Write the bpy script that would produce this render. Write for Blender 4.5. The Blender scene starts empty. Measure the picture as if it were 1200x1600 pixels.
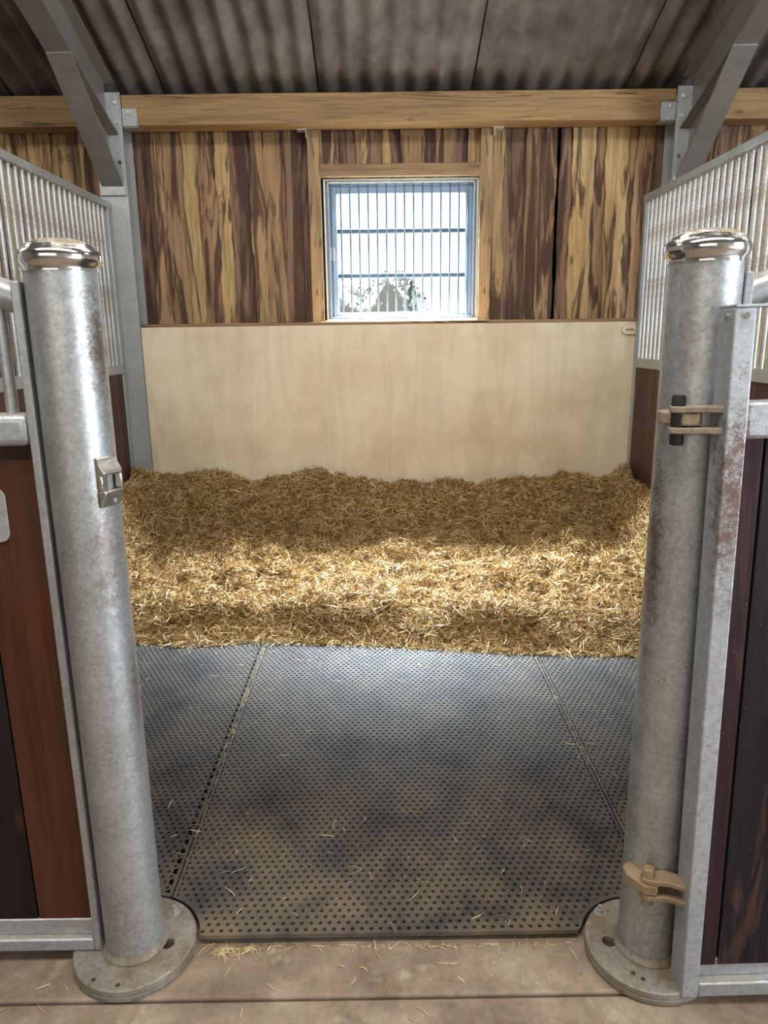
import bpy, bmesh, math, random
import numpy as np
from mathutils import Vector, Matrix

SC = bpy.context.scene
COL = SC.collection
R = math.radians

# ------------------------------------------------------------------ camera
cam_data = bpy.data.cameras.new('camera')
cam_data.sensor_fit = 'VERTICAL'
cam_data.sensor_height = 36.0
cam_data.lens = 36.0 * 1135.19 / 1600.0
cam_data.clip_start = 0.02
cam_data.clip_end = 500
cam = bpy.data.objects.new('camera', cam_data)
COL.objects.link(cam)
pi_, ya_, ro_ = R(13.688), R(0.209), R(-0.7316)
fw = Vector((math.sin(ya_) * math.cos(pi_), math.cos(ya_) * math.cos(pi_), -math.sin(pi_)))
r0 = Vector((math.cos(ya_), -math.sin(ya_), 0))
u0 = r0.cross(fw)
rr = math.cos(ro_) * r0 + math.sin(ro_) * u0
uu = -math.sin(ro_) * r0 + math.cos(ro_) * u0
M = Matrix.Identity(4)
for i in range(3):
    M[i][0], M[i][1], M[i][2] = rr[i], uu[i], -fw[i]
M[0][3], M[1][3], M[2][3] = 0.0, 0.0, 1.48
cam.matrix_world = M
SC.camera = cam

# ------------------------------------------------------------------ world, lights, exposure
SC.view_settings.view_transform = 'Standard'
SC.view_settings.look = 'None'
SC.view_settings.gamma = 1.0
SC.view_settings.use_curve_mapping = False
SC.view_settings.exposure = 0.22

SKY = 2.0
world = bpy.data.worlds.new('overcast_sky')
SC.world = world
world.use_nodes = True
bgn = world.node_tree.nodes['Background']
bgn.inputs['Color'].default_value = (0.78, 0.89, 1.0, 1)
BRIGHT = 1400.0                            # bright hazy cloud high behind the building
wt = world.node_tree
w_tc = wt.nodes.new('ShaderNodeTexCoord')
w_sp = wt.nodes.new('ShaderNodeSeparateXYZ')
wt.links.new(w_tc.outputs['Generated'], w_sp.inputs[0])


def w_range(sock, a, b_, lo, hi):
    n = wt.nodes.new('ShaderNodeMapRange')
    n.interpolation_type = 'SMOOTHSTEP'
    n.inputs[1].default_value, n.inputs[2].default_value = a, b_
    n.inputs[3].default_value, n.inputs[4].default_value = lo, hi
    wt.links.new(sock, n.inputs[0])
    return n.outputs[0]


w_m = wt.nodes.new('ShaderNodeMath')
w_m.operation = 'MULTIPLY_ADD'
wt.links.new(w_range(w_sp.outputs['Z'], 0.53, 0.76, 0.0, BRIGHT), w_m.inputs[0])
wt.links.new(w_range(w_sp.outputs['Y'], 0.30, 0.50, 0.0, 1.0), w_m.inputs[1])
w_m.inputs[2].default_value = SKY
wt.links.new(w_m.outputs[0], bgn.inputs['Strength'])
w_mix = wt.nodes.new('ShaderNodeMix')
w_mix.data_type = 'RGBA'
w_mix.inputs[6].default_value = (0.78, 0.89, 1.0, 1)
w_mix.inputs[7].default_value = (0.95, 0.97, 1.0, 1)
wt.links.new(w_range(w_sp.outputs['Z'], 0.5, 0.80, 0.0, 1.0), w_mix.inputs[0])
wt.links.new(w_mix.outputs[2], bgn.inputs['Color'])


def area(name, loc, target, sx, sy, power, color, portal=False):
    l = bpy.data.lights.new(name, 'AREA')
    l.shape = 'RECTANGLE'
    l.size, l.size_y = sx, sy
    l.energy = power
    l.color = color
    l.cycles.is_portal = portal
    o = bpy.data.objects.new(name, l)
    COL.objects.link(o)
    o.location = loc
    d = Vector(target) - Vector(loc)
    o.rotation_euler = d.to_track_quat('-Z', 'Y').to_euler()
    return o


area('window_portal', (0.17, 5.60, 2.05), (0.17, 0, 2.05), 0.95, 0.85, 1, (1, 1, 1), True)
area('ridge_fill', (0.2, 0.2, 4.70), (0.2, 0.9, 0), 6.0, 1.1, 185, (1.0, 0.97, 0.92))  # added fill lamp below the closed ridge
area('stall_fill', (0.0, 3.0, 3.72), (0.0, 3.3, 0), 2.6, 1.2, 40, (1.0, 0.97, 0.92))  # added overhead fill; the sheets above it have no opening
area('east_doorway', (5.6, -1.0, 1.6), (0, 0.9, 1.0), 2.6, 3.0, 250, (0.78, 0.88, 1.0))
area('west_stall_fill', (-3.9, 3.0, 3.72), (-3.6, 3.6, 0), 2.2, 1.2, 45, (1.0, 0.97, 0.92))  # added fill to brighten the dark left bay, under closed sheets
area('east_stall_fill', (4.1, 3.0, 3.72), (3.8, 3.6, 0), 2.2, 1.2, 30, (1.0, 0.97, 0.92))  # added fill for the right-hand bay, under closed sheets
area('aisle_fill', (-1.2, -2.9, 2.2), (0, 3, 1.0), 3.6, 1.2, 40, (1.0, 0.93, 0.83))  # added warm fill behind the camera; the wall there is solid


# ------------------------------------------------------------------ materials
def new_mat(name):
    m = bpy.data.materials.new(name)
    m.use_nodes = True
    nt = m.node_tree
    b = nt.nodes['Principled BSDF']
    return m, nt, b


def N(nt, kind, **kw):
    n = nt.nodes.new(kind)
    for k, v in kw.items():
        if k.startswith('i_'):
            key = k[2:]
            key = int(key) if key.isdigit() else key
            n.inputs[key].default_value = v
        else:
            setattr(n, k, v)
    return n


def L(nt, a, b):
    nt.links.new(a, b)


def coords(nt, scale=(1, 1, 1), island=False):
    tc = N(nt, 'ShaderNodeTexCoord')
    mp = N(nt, 'ShaderNodeMapping')
    mp.inputs['Scale'].default_value = scale
    src = tc.outputs['Object']
    if island:
        g = N(nt, 'ShaderNodeNewGeometry')
        mu = N(nt, 'ShaderNodeMath', operation='MULTIPLY', i_1=37.0)
        L(nt, g.outputs['Random Per Island'], mu.inputs[0])
        va = N(nt, 'ShaderNodeVectorMath', operation='ADD')
        L(nt, src, va.inputs[0])
        L(nt, mu.outputs[0], va.inputs[1])
        src = va.outputs[0]
    L(nt, src, mp.inputs['Vector'])
    return mp.outputs[0]


def noise(nt, vec, scale, detail=3.0, rough=0.55, dist=0.0):
    n = N(nt, 'ShaderNodeTexNoise')
    n.inputs['Scale'].default_value = scale
    n.inputs['Detail'].default_value = detail
    n.inputs['Roughness'].default_value = rough
    n.inputs['Distortion'].default_value = dist
    L(nt, vec, n.inputs['Vector'])
    return n.outputs['Fac']


def ramp(nt, fac, stops):
    n = N(nt, 'ShaderNodeValToRGB')
    el = n.color_ramp.elements
    while len(el) < len(stops):
        el.new(0.5)
    for e, (p, c) in zip(el, stops):
        e.position = p
        e.color = tuple(c) + (1,) if not isinstance(c, (int, float)) else (c, c, c, 1)
    L(nt, fac, n.inputs['Fac'])
    return n.outputs['Color']


def mix(nt, fac, a, b, mode='MIX'):
    n = N(nt, 'ShaderNodeMix', data_type='RGBA', blend_type=mode)
    for s, v in ((n.inputs[0], fac), (n.inputs[6], a), (n.inputs[7], b)):
        if hasattr(v, 'is_output') or isinstance(v, bpy.types.NodeSocket):
            L(nt, v, s)
        elif isinstance(v, (int, float)):
            s.default_value = v
        else:
            s.default_value = tuple(v) + (1,)
    return n.outputs[2]


def bump(nt, b, h, strength, dist=0.01):
    n = N(nt, 'ShaderNodeBump')
    n.inputs['Strength'].default_value = strength
    n.inputs['Distance'].default_value = dist
    L(nt, h, n.inputs['Height'])
    L(nt, n.outputs[0], b.inputs['Normal'])


def galv(name, c0, c1, metal=0.75, r0=0.32, r1=0.55, dirt=0.0, dirt_col=(0.13, 0.075, 0.04), dscale=5.0, dust=0.0, stains=()):
    m, nt, b = new_mat(name)
    v = coords(nt)
    n1 = noise(nt, v, 7.0, 5, 0.65)
    vo = N(nt, 'ShaderNodeTexVoronoi')
    vo.inputs['Scale'].default_value = 130
    L(nt, v, vo.inputs['Vector'])
    n1b = mix(nt, 0.28, n1, vo.outputs['Color'])
    f = ramp(nt, n1b, [(0.3, 0.0), (0.7, 1.0)])
    c = mix(nt, f, c0, c1)
    rg = N(nt, 'ShaderNodeMapRange')
    rg.inputs[3].default_value, rg.inputs[4].default_value = r0, r1
    n2 = noise(nt, v, 22.0, 4, 0.7)
    L(nt, n2, rg.inputs[0])
    b.inputs['Metallic'].default_value = metal
    L(nt, rg.outputs[0], b.inputs['Roughness'])
    if dirt > 0:
        vs = coords(nt, (1, 1, 0.35))
        a = noise(nt, vs, dscale, 3, 0.6)
        a2 = noise(nt, v, 75.0, 4, 0.75)
        s = N(nt, 'ShaderNodeMath', operation='MULTIPLY_ADD', i_1=0.55)
        L(nt, a2, s.inputs[0]); L(nt, a, s.inputs[2])
        k = ramp(nt, s.outputs[0], [(1.02 - 0.3 * dirt - 0.17, 0.0), (1.02 - 0.3 * dirt + 0.03, 0.8)])
        c = mix(nt, k, c, dirt_col)
        inv = N(nt, 'ShaderNodeMath', operation='MULTIPLY_ADD', i_1=-metal * 0.9, i_2=metal)
        L(nt, k, inv.inputs[0])
        L(nt, inv.outputs[0], b.inputs['Metallic'])
    for (sx, sy, sz, sr, srz, amt) in stains:      # rust and dirt patches of their own shape
        tcs = N(nt, 'ShaderNodeTexCoord')
        sub = N(nt, 'ShaderNodeVectorMath', operation='SUBTRACT')
        L(nt, tcs.outputs['Object'], sub.inputs[0])
        sub.inputs[1].default_value = (sx, sy, sz)
        dv = N(nt, 'ShaderNodeVectorMath', operation='DIVIDE')
        L(nt, sub.outputs[0], dv.inputs[0])
        dv.inputs[1].default_value = (sr, sr, srz)
        ln = N(nt, 'ShaderNodeVectorMath', operation='LENGTH')
        L(nt, dv.outputs[0], ln.inputs[0])
        na = noise(nt, v, 40.0, 5, 0.75)
        nb = noise(nt, v, 260.0, 3, 0.7)
        s1 = N(nt, 'ShaderNodeMath', operation='MULTIPLY_ADD', i_1=2.6)
        L(nt, na, s1.inputs[0]); L(nt, ln.outputs['Value'], s1.inputs[2])
        s2 = N(nt, 'ShaderNodeMath', operation='MULTIPLY_ADD', i_1=2.2)
        L(nt, nb, s2.inputs[0]); L(nt, s1.outputs[0], s2.inputs[2])
        mrs = N(nt, 'ShaderNodeMapRange')
        mrs.inputs[1].default_value, mrs.inputs[2].default_value = 2.6, 3.3
        mrs.inputs[3].default_value, mrs.inputs[4].default_value = amt, 0.0
        L(nt, s2.outputs[0], mrs.inputs[0])
        c = mix(nt, mrs.outputs[0], c, dirt_col)
    if dust > 0:  # dust lying on faces that point up
        g = N(nt, 'ShaderNodeNewGeometry')
        sp = N(nt, 'ShaderNodeSeparateXYZ')
        L(nt, g.outputs['Normal'], sp.inputs[0])
        mu = N(nt, 'ShaderNodeMath', operation='MULTIPLY')
        n3 = noise(nt, v, 30.0, 4, 0.7)
        L(nt, sp.outputs['Z'], mu.inputs[0]); L(nt, n3, mu.inputs[1])
        k = ramp(nt, mu.outputs[0], [(0.30, 0.0), (0.50, dust)])
        c = mix(nt, k, c, (0.27, 0.21, 0.13))
        inv = N(nt, 'ShaderNodeMath', operation='MULTIPLY_ADD', i_1=-metal, i_2=metal)
        L(nt, k, inv.inputs[0])
        if dirt <= 0:
            L(nt, inv.outputs[0], b.inputs['Metallic'])
            rmix = N(nt, 'ShaderNodeMath', operation='MAXIMUM')
            L(nt, rg.outputs[0], rmix.inputs[0])
            k2 = N(nt, 'ShaderNodeMath', operation='MULTIPLY', i_1=0.8)
            L(nt, k, k2.inputs[0]); L(nt, k2.outputs[0], rmix.inputs[1])
            L(nt, rmix.outputs[0], b.inputs['Roughness'])
    L(nt, c, b.inputs['Base Color'])
    bump(nt, b, n2, 0.06, 0.004)
    return m


def timber(name, tint=None, streak=0.0, rough=0.75, grain=1.0, spec=0.3, axis=2):
    """planks: colour from the 'tint' attribute (alpha = bark streaks) or a fixed tint"""
    m, nt, b = new_mat(name)
    if tint is None:
        at = N(nt, 'ShaderNodeAttribute', attribute_name='tint')
        base, alpha = at.outputs['Color'], at.outputs['Alpha']
    else:
        rgb = N(nt, 'ShaderNodeRGB')
        rgb.outputs[0].default_value = tuple(tint) + (1,)
        val = N(nt, 'ShaderNodeValue')
        val.outputs[0].default_value = streak
        base, alpha = rgb.outputs[0], val.outputs[0]
    def along(k_):
        q = [1, 1, 1]
        q[axis] = k_
        return tuple(q)
    v1 = coords(nt, along(0.05), True)
    v2 = coords(nt, along(0.10), True)
    v3 = coords(nt, along(0.40), True)
    g = noise(nt, v1, 60.0, 4, 0.6, 0.6)
    big = noise(nt, v2, 9.0, 3, 0.6, 0.8)
    gm = ramp(nt, g, [(0.30, 0.55), (0.55, 1.0), (0.75, 1.18)])
    c = mix(nt, 0.75 * grain, base, gm, 'MULTIPLY')
    bm_ = ramp(nt, big, [(0.32, (0.55, 0.47, 0.45)), (0.50, (1, 1, 1)), (0.68, (1.2, 1.15, 1.0))])
    c = mix(nt, 0.7, c, bm_, 'MULTIPLY')
    # ragged bark streaks
    rn = noise(nt, v2, 10.0, 5, 0.62, 1.4)
    fine = noise(nt, v1, 24.0, 4, 0.7, 0.5)
    sb = N(nt, 'ShaderNodeMath', operation='MULTIPLY_ADD', i_1=0.16)
    L(nt, fine, sb.inputs[0]); L(nt, rn, sb.inputs[2])
    w = N(nt, 'ShaderNodeMath', operation='MULTIPLY_ADD', i_1=0.085)
    L(nt, alpha, w.inputs[0]); L(nt, sb.outputs[0], w.inputs[2])
    k = ramp(nt, w.outputs[0], [(0.635, 0.0), (0.675, 0.6), (0.73, 0.92)])
    c = mix(nt, k, c, (0.060, 0.030, 0.022))
    # knots
    vo = N(nt, 'ShaderNodeTexVoronoi')
    vo.inputs['Scale'].default_value = 6.5
    L(nt, v3, vo.inputs['Vector'])
    kn = ramp(nt, vo.outputs['Distance'], [(0.04, 0.75), (0.12, 0.0)])
    c = mix(nt, kn, c, (0.07, 0.03, 0.015))
    if spec < 0.25:
        vd = coords(nt, (1, 1, 1))
        nd = noise(nt, vd, 170.0, 2, 0.5)
        c = mix(nt, ramp(nt, nd, [(0.735, 0.0), (0.78, 0.7)]), c, (0.32, 0.28, 0.24))
    L(nt, c, b.inputs['Base Color'])
    b.inputs['Roughness'].default_value = rough
    b.inputs['Specular IOR Level'].default_value = spec
    bump(nt, b, g, 0.25, 0.003)
    return m


def simple(name, col, rough=0.6, metal=0.0, var=0.25, vscale=8.0, spec=0.5):
    m, nt, b = new_mat(name)
    v = coords(nt)
    n = noise(nt, v, vscale, 5, 0.65)
    k = ramp(nt, n, [(0.3, 1.0 - var), (0.7, 1.0 + var * 0.6)])
    c = mix(nt, 1.0, col, k, 'MULTIPLY')
    L(nt, c, b.inputs['Base Color'])
    b.inputs['Roughness'].default_value = rough
    b.inputs['Metallic'].default_value = metal
    b.inputs['Specular IOR Level'].default_value = spec
    bump(nt, b, n, 0.1, 0.003)
    return m


M_POST = galv('galvanised_post', (0.34, 0.355, 0.35), (0.56, 0.585, 0.59), 0.78, 0.38, 0.54, 0.25, (0.17, 0.11, 0.075), 3.4,
              stains=((0.064, -0.022, 1.47, 0.040, 0.15, 0.85), (0.049, -0.047, 1.05, 0.030, 0.20, 0.7), (0.068, -0.005, 0.72, 0.028, 0.16, 0.6),
                      (-0.066, -0.016, 1.02, 0.038, 0.24, 0.8)))
M_GALV = galv('galvanised_steel', (0.34, 0.36, 0.37), (0.53, 0.555, 0.57), 0.70, 0.35, 0.55, 0, dust=0.6)
M_DOOR = galv('worn_galvanised_steel', (0.36, 0.38, 0.395), (0.55, 0.58, 0.61), 0.60, 0.42, 0.60, 0.30, (0.16, 0.10, 0.075), 2.6, stains=((0.022, -0.010, 1.16, 0.055, 0.22, 0.95),))
M_BARS = galv('bright_galvanised_bar', (0.42, 0.42, 0.40), (0.64, 0.64, 0.61), 0.70, 0.30, 0.5, 0.35, (0.20, 0.12, 0.07), 7.0)
M_COLUMN = galv('weathered_zinc', (0.34, 0.36, 0.36), (0.48, 0.50, 0.50), 0.45, 0.45, 0.65, 0)
M_RAFTER = galv('dull_steel', (0.20, 0.195, 0.185), (0.29, 0.28, 0.265), 0.5, 0.42, 0.6, 0)
M_PLATE = galv('dusty_steel', (0.21, 0.19, 0.155), (0.32, 0.29, 0.24), 0.3, 0.5, 0.7, 0.45, (0.13, 0.085, 0.045), 9.0)
M_CHROME = galv('polished_zinc', (0.62, 0.60, 0.58), (0.80, 0.78, 0.76), 0.97, 0.07, 0.20, 0, dust=1.0)
M_CAST = galv('cast_zinc', (0.42, 0.38, 0.32), (0.60, 0.56, 0.50), 0.85, 0.22, 0.38, 0)
M_LUG = galv('dusty_hinge_steel', (0.34, 0.30, 0.24), (0.46, 0.41, 0.33), 0.35, 0.5, 0.7, 0.5, (0.25, 0.15, 0.06), 14.0)
M_LUGRUST = galv('rusty_dusty_hinge_steel', (0.26, 0.19, 0.12), (0.36, 0.27, 0.17), 0.2, 0.55, 0.75, 0.55, (0.24, 0.12, 0.04), 14.0)
M_PIN_SLOT = simple('black_rubber_pin_and_slot_shade', (0.012, 0.012, 0.013), 0.6)  # also used as painted shade in the latch slot
M_HOLE = simple('dark_brown_hole', (0.05, 0.035, 0.02), 0.9)  # dark brown for the base plate holes
M_BOARD = timber('waney_larch_boards')
M_BEAM = timber('treated_softwood', (0.33, 0.215, 0.105), -0.7, axis=0)
M_STUD = timber('softwood_stud', (0.38, 0.265, 0.15), 0.2)
M_HEADER = timber('softwood_header', (0.34, 0.23, 0.13), 0.0, axis=0)
M_FRONTBOARD = timber('stained_hardwood', None, rough=0.48, grain=1.0, spec=0.22)
M_CONC_CEIL = simple('fibre_cement', (0.150, 0.134, 0.122), 0.85, 0, 0.5, 4.0, 0.2)
M_WINFRAME = simple('glare_tinted_window_paint', (0.24, 0.33, 0.46), 0.45, 0, 0.12)  # blue of the window glare put into the frame colour
M_GRILLE = simple('blue_grey_grille_paint', (0.10, 0.14, 0.18), 0.5, 0.2, 0.1)
M_WINWHITE = simple('white_window_bead', (0.75, 0.78, 0.80), 0.5, 0, 0.08)
M_BLOCK = simple('grey_block_wall', (0.30, 0.27, 0.23), 0.9, 0, 0.3, 5.0)
M_CAPSTRIP = timber('plywood_edge', (0.30, 0.19, 0.10), 0.1, axis=0)
M_GRASS = simple('meadow_grass', (0.03, 0.042, 0.018), 0.9, 0, 0.3, 0.6)
M_LEAF = simple('hedge_leaf', (0.005, 0.0085, 0.006), 1.0, 0, 0.6, 3.0)

# cream painted kicking board
M_CREAM, nt, b = new_mat('cream_painted_board')
v = coords(nt)
n = noise(nt, v, 2.2, 5, 0.6)
c = ramp(nt, n, [(0.30, (0.60, 0.485, 0.33)), (0.55, (0.73, 0.625, 0.46)), (0.8, (0.77, 0.675, 0.52))])
vz = coords(nt, (1, 1, 0.14))
n2 = noise(nt, vz, 9.0, 4, 0.6, 1.0)
c = mix(nt, 0.35, c, ramp(nt, n2, [(0.36, 0.72), (0.56, 1.0)]), 'MULTIPLY')
vs = coords(nt, (14, 14, 9))
sc_ = noise(nt, vs, 1.3, 6, 0.8, 4.0)
k = ramp(nt, sc_, [(0.665, 0.0), (0.69, 1.0)])
area_n = noise(nt, v, 0.9, 2, 0.5)
k2 = ramp(nt, area_n, [(0.42, 0.0), (0.62, 1.0)])
k = mix(nt, 1.0, k, k2, 'MULTIPLY')
kk = N(nt, 'ShaderNodeMath', operation='MULTIPLY', i_1=0.6)
L(nt, k, kk.inputs[0])
c = mix(nt, kk.outputs[0], c, (0.22, 0.14, 0.08))
L(nt, c, b.inputs['Base Color'])
b.inputs['Roughness'].default_value = 0.55
bump(nt, b, n2, 0.08, 0.004)

# concrete
M_CONC, nt, b = new_mat('dusty_concrete')
v = coords(nt)
n = noise(nt, v, 3.0, 7, 0.68)
c = ramp(nt, n, [(0.32, (0.135, 0.088, 0.055)), (0.5, (0.255, 0.188, 0.132)), (0.64, (0.38, 0.30, 0.22))])
n2 = noise(nt, v, 60.0, 4, 0.7)
c = mix(nt, 0.5, c, ramp(nt, n2, [(0.3, 0.65), (0.65, 1.1)]), 'MULTIPLY')
n3 = noise(nt, v, 5.5, 4, 0.7)
L(nt, mix(nt, ramp(nt, n3, [(0.60, 0.0), (0.70, 0.5)]), c, (0.50, 0.42, 0.29)), b.inputs['Base Color'])
b.inputs['Roughness'].default_value = 0.85
bump(nt, b, n2, 0.3, 0.003)

# rubber
M_RUBBER, nt, b = new_mat('dusty_black_rubber')
v = coords(nt)
n = noise(nt, v, 2.6, 6, 0.66)
c = ramp(nt, n, [(0.30, (0.026, 0.026, 0.028)), (0.52, (0.062, 0.060, 0.060)), (0.68, (0.098, 0.088, 0.075))])
n3 = noise(nt, v, 5.0, 5, 0.7)
sp = N(nt, 'ShaderNodeSeparateXYZ')
tc = N(nt, 'ShaderNodeTexCoord')
L(nt, tc.outputs['Object'], sp.inputs[0])
yr = N(nt, 'ShaderNodeMapRange')      # straw dust trodden in near the doorway
yr.inputs[1].default_value, yr.inputs[2].default_value = 0.75, 0.0
yr.inputs[3].default_value, yr.inputs[4].default_value = 0.15, 1.0
L(nt, sp.outputs['Y'], yr.inputs[0])
k = mix(nt, 1.0, ramp(nt, n3, [(0.36, 0.0), (0.70, 0.75)]), yr.outputs[0], 'MULTIPLY')
c = mix(nt, k, c, (0.22, 0.16, 0.09))
L(nt, c, b.inputs['Base Color'])
b.inputs['Roughness'].default_value = 0.62
b.inputs['Specular IOR Level'].default_value = 0.14
n4 = noise(nt, v, 220.0, 2, 0.6)
bump(nt, b, n4, 0.25, 0.002)


def straw_mat(name, stops):
    m, nt, b = new_mat(name)
    g = N(nt, 'ShaderNodeNewGeometry')
    c = ramp(nt, g.outputs['Random Per Island'], stops)
    L(nt, c, b.inputs['Base Color'])
    b.inputs['Roughness'].default_value = 0.55
    b.inputs['Specular IOR Level'].default_value = 0.35
    return m


M_STRAW = straw_mat('chopped_straw', [(0.0, (0.09, 0.042, 0.010)), (0.35, (0.27, 0.15, 0.038)),
                                       (0.70, (0.52, 0.34, 0.115)), (0.9, (0.72, 0.57, 0.31)), (1.0, (0.78, 0.68, 0.45))])
M_LOOSE = straw_mat('loose_straw', [(0.0, (0.35, 0.24, 0.09)), (1.0, (0.75, 0.62, 0.36))])
M_STRAWBASE = simple('packed_straw_gap_shade', (0.11, 0.06, 0.016), 0.9, 0, 0.5, 40.0)  # dark base colour stands in for shade in gaps between stalks

# glass
M_GLASS, nt, b = new_mat('window_glass')
nt.nodes.remove(b)
out = nt.nodes['Material Output']
tr = N(nt, 'ShaderNodeBsdfTransparent')
tr.inputs[0].default_value = (0.93, 0.97, 0.98, 1)
gl = N(nt, 'ShaderNodeBsdfGlossy')
gl.inputs['Roughness'].default_value = 0.03
mx = N(nt, 'ShaderNodeMixShader')
mx.inputs[0].default_value = 0.05
L(nt, tr.outputs[0], mx.inputs[1]); L(nt, gl.outputs[0], mx.inputs[2])
L(nt, mx.outputs[0], out.inputs['Surface'])

# ------------------------------------------------------------------ geometry helpers
ORG = {}


class MB:
    def __init__(self):
        self.bm = bmesh.new()
        self.lay = None

    def _tint(self, faces, tint):
        if tint is None:
            return
        if self.lay is None:
            self.lay = self.bm.loops.layers.float_color.new('tint')
        for f in faces:
            for lp in f.loops:
                lp[self.lay] = tint

    def box(self, x0, x1, y0, y1, z0, z1, tint=None):
        vs = [self.bm.verts.new((x, y, z)) for z in (z0, z1) for y in (y0, y1) for x in (x0, x1)]
        fs = [self.bm.faces.new([vs[i] for i in q]) for q in
              ((0, 2, 3, 1), (4, 5, 7, 6), (0, 1, 5, 4), (2, 6, 7, 3), (0, 4, 6, 2), (1, 3, 7, 5))]
        self._tint(fs, tint)
        return self

    def prism(self, pts, d, tint=None):
        """polygon pts (3-D) extruded by vector d"""
        d = Vector(d)
        a = [self.bm.verts.new(p) for p in pts]
        c = [self.bm.verts.new(Vector(p) + d) for p in pts]
        n = len(a)
        fs = [self.bm.faces.new(a[::-1]), self.bm.faces.new(c)]
        for i in range(n):
            fs.append(self.bm.faces.new((a[i], a[(i + 1) % n], c[(i + 1) % n], c[i])))
        bmesh.ops.recalc_face_normals(self.bm, faces=fs)
        self._tint(fs, tint)
        return self

    def tube(self, path, r, n=16, cap=True):
        path = [Vector(p) for p in path]
        rad = r if isinstance(r, (list, tuple)) else [r] * len(path)
        t = (path[1] - path[0]).normalized()
        ref = Vector((0, 0, 1)) if abs(t.z) < 0.9 else Vector((1, 0, 0))
        rings = []
        for i, p in enumerate(path):
            if i == 0:
                t = path[1] - path[0]
            elif i == len(path) - 1:
                t = path[-1] - path[-2]
            else:
                t = path[i + 1] - path[i - 1]
            t.normalize()
            u = t.cross(ref).normalized()
            w = u.cross(t)
            rings.append([self.bm.verts.new(p + rad[i] * (math.cos(2 * math.pi * k / n) * u + math.sin(2 * math.pi * k / n) * w)) for k in range(n)])
        fs = []
        for a, c in zip(rings, rings[1:]):
            for k in range(n):
                fs.append(self.bm.faces.new((a[k], a[(k + 1) % n], c[(k + 1) % n], c[k])))
        if cap:
            fs.append(self.bm.faces.new(rings[0][::-1]))
            fs.append(self.bm.faces.new(rings[-1]))
        bmesh.ops.recalc_face_normals(self.bm, faces=fs)
        return self

    def lathe(self, cx, cy, prof, n=64):
        """profile of (radius, z)"""
        rings = []
        for r_, z in prof:
            if r_ < 1e-5:
                rings.append([self.bm.verts.new((cx, cy, z))])
            else:
                rings.append([self.bm.verts.new((cx + r_ * math.cos(2 * math.pi * k / n), cy + r_ * math.sin(2 * math.pi * k / n), z)) for k in range(n)])
        fs = []
        for a, c in zip(rings, rings[1:]):
            for k in range(n):
                k2 = (k + 1) % n
                if len(a) == 1 and len(c) == 1:
                    continue
                if len(a) == 1:
                    fs.append(self.bm.faces.new((a[0], c[k], c[k2])))
                elif len(c) == 1:
                    fs.append(self.bm.faces.new((a[k], a[k2], c[0])))
                else:
                    fs.append(self.bm.faces.new((a[k], a[k2], c[k2], c[k])))
        bmesh.ops.recalc_face_normals(self.bm, faces=fs)
        return self

    def board(self, x0, x1, yf, th, z0, z1, tint, wav, seed):
        """upright plank, long edges wavy by wav metres"""
        rnd = random.Random(seed)
        n = max(2, int((z1 - z0) / 0.05))
        ph = [rnd.uniform(0, 6.28) for _ in range(6)]

        def off(z, k):
            return wav * (0.5 * math.sin(z * 7 + ph[k]) + 0.35 * math.sin(z * 17 + ph[k + 1]) + 0.25 * math.sin(z * 41 + ph[k + 2]))
        rows = []
        for i in range(n + 1):
            z = z0 + (z1 - z0) * i / n
            a, c = x0 + off(z, 0), x1 + off(z, 3)
            rows.append([self.bm.verts.new(p) for p in ((a, yf, z), (c, yf, z), (c, yf + th, z), (a, yf + th, z))])
        fs = []
        for p, q in zip(rows, rows[1:]):
            for k in range(4):
                fs.append(self.bm.faces.new((p[k], p[(k + 1) % 4], q[(k + 1) % 4], q[k])))
        fs.append(self.bm.faces.new(rows[0][::-1])); fs.append(self.bm.faces.new(rows[-1]))
        self._tint(fs, tint)

    def build(self, name, mat, parent=None, bevel=0.0, smooth=True, ang=40, seg=2):
        me = bpy.data.meshes.new(name)
        org = Vector((0, 0, 0)) if parent is None else ORG[parent.name]
        if org.length > 0:
            bmesh.ops.translate(self.bm, verts=self.bm.verts, vec=-org)
        self.bm.to_mesh(me)
        self.bm.free()
        o = bpy.data.objects.new(name, me)
        COL.objects.link(o)
        me.materials.append(mat)
        if parent is not None:
            o.parent = parent
        ORG[o.name] = org
        if bevel > 0:
            md = o.modifiers.new('bevel', 'BEVEL')
            md.width = bevel
            md.segments = seg
            md.limit_method = 'ANGLE'
            md.angle_limit = R(40)
        if smooth:
            me.shade_smooth()
            me.set_sharp_from_angle(angle=R(ang))
        return o


def tag(o, label, cat, group=None, kind=None):
    o['label'] = label
    o['category'] = cat
    if group:
        o['group'] = group
    if kind:
        o['kind'] = kind
    return o


def struct(o):
    o['kind'] = 'structure'
    return o


def thing(name, loc, label, cat, group=None):
    o = bpy.data.objects.new(name, None)
    o.empty_display_size = 0.1
    COL.objects.link(o)
    o.location = loc
    ORG[o.name] = Vector(loc)
    return tag(o, label, cat, group)


def rebase(o, loc):
    """move a single mesh thing's origin to its base"""
    loc = Vector(loc)
    o.data.transform(Matrix.Translation(-loc))
    o.location = loc
    return o


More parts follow.
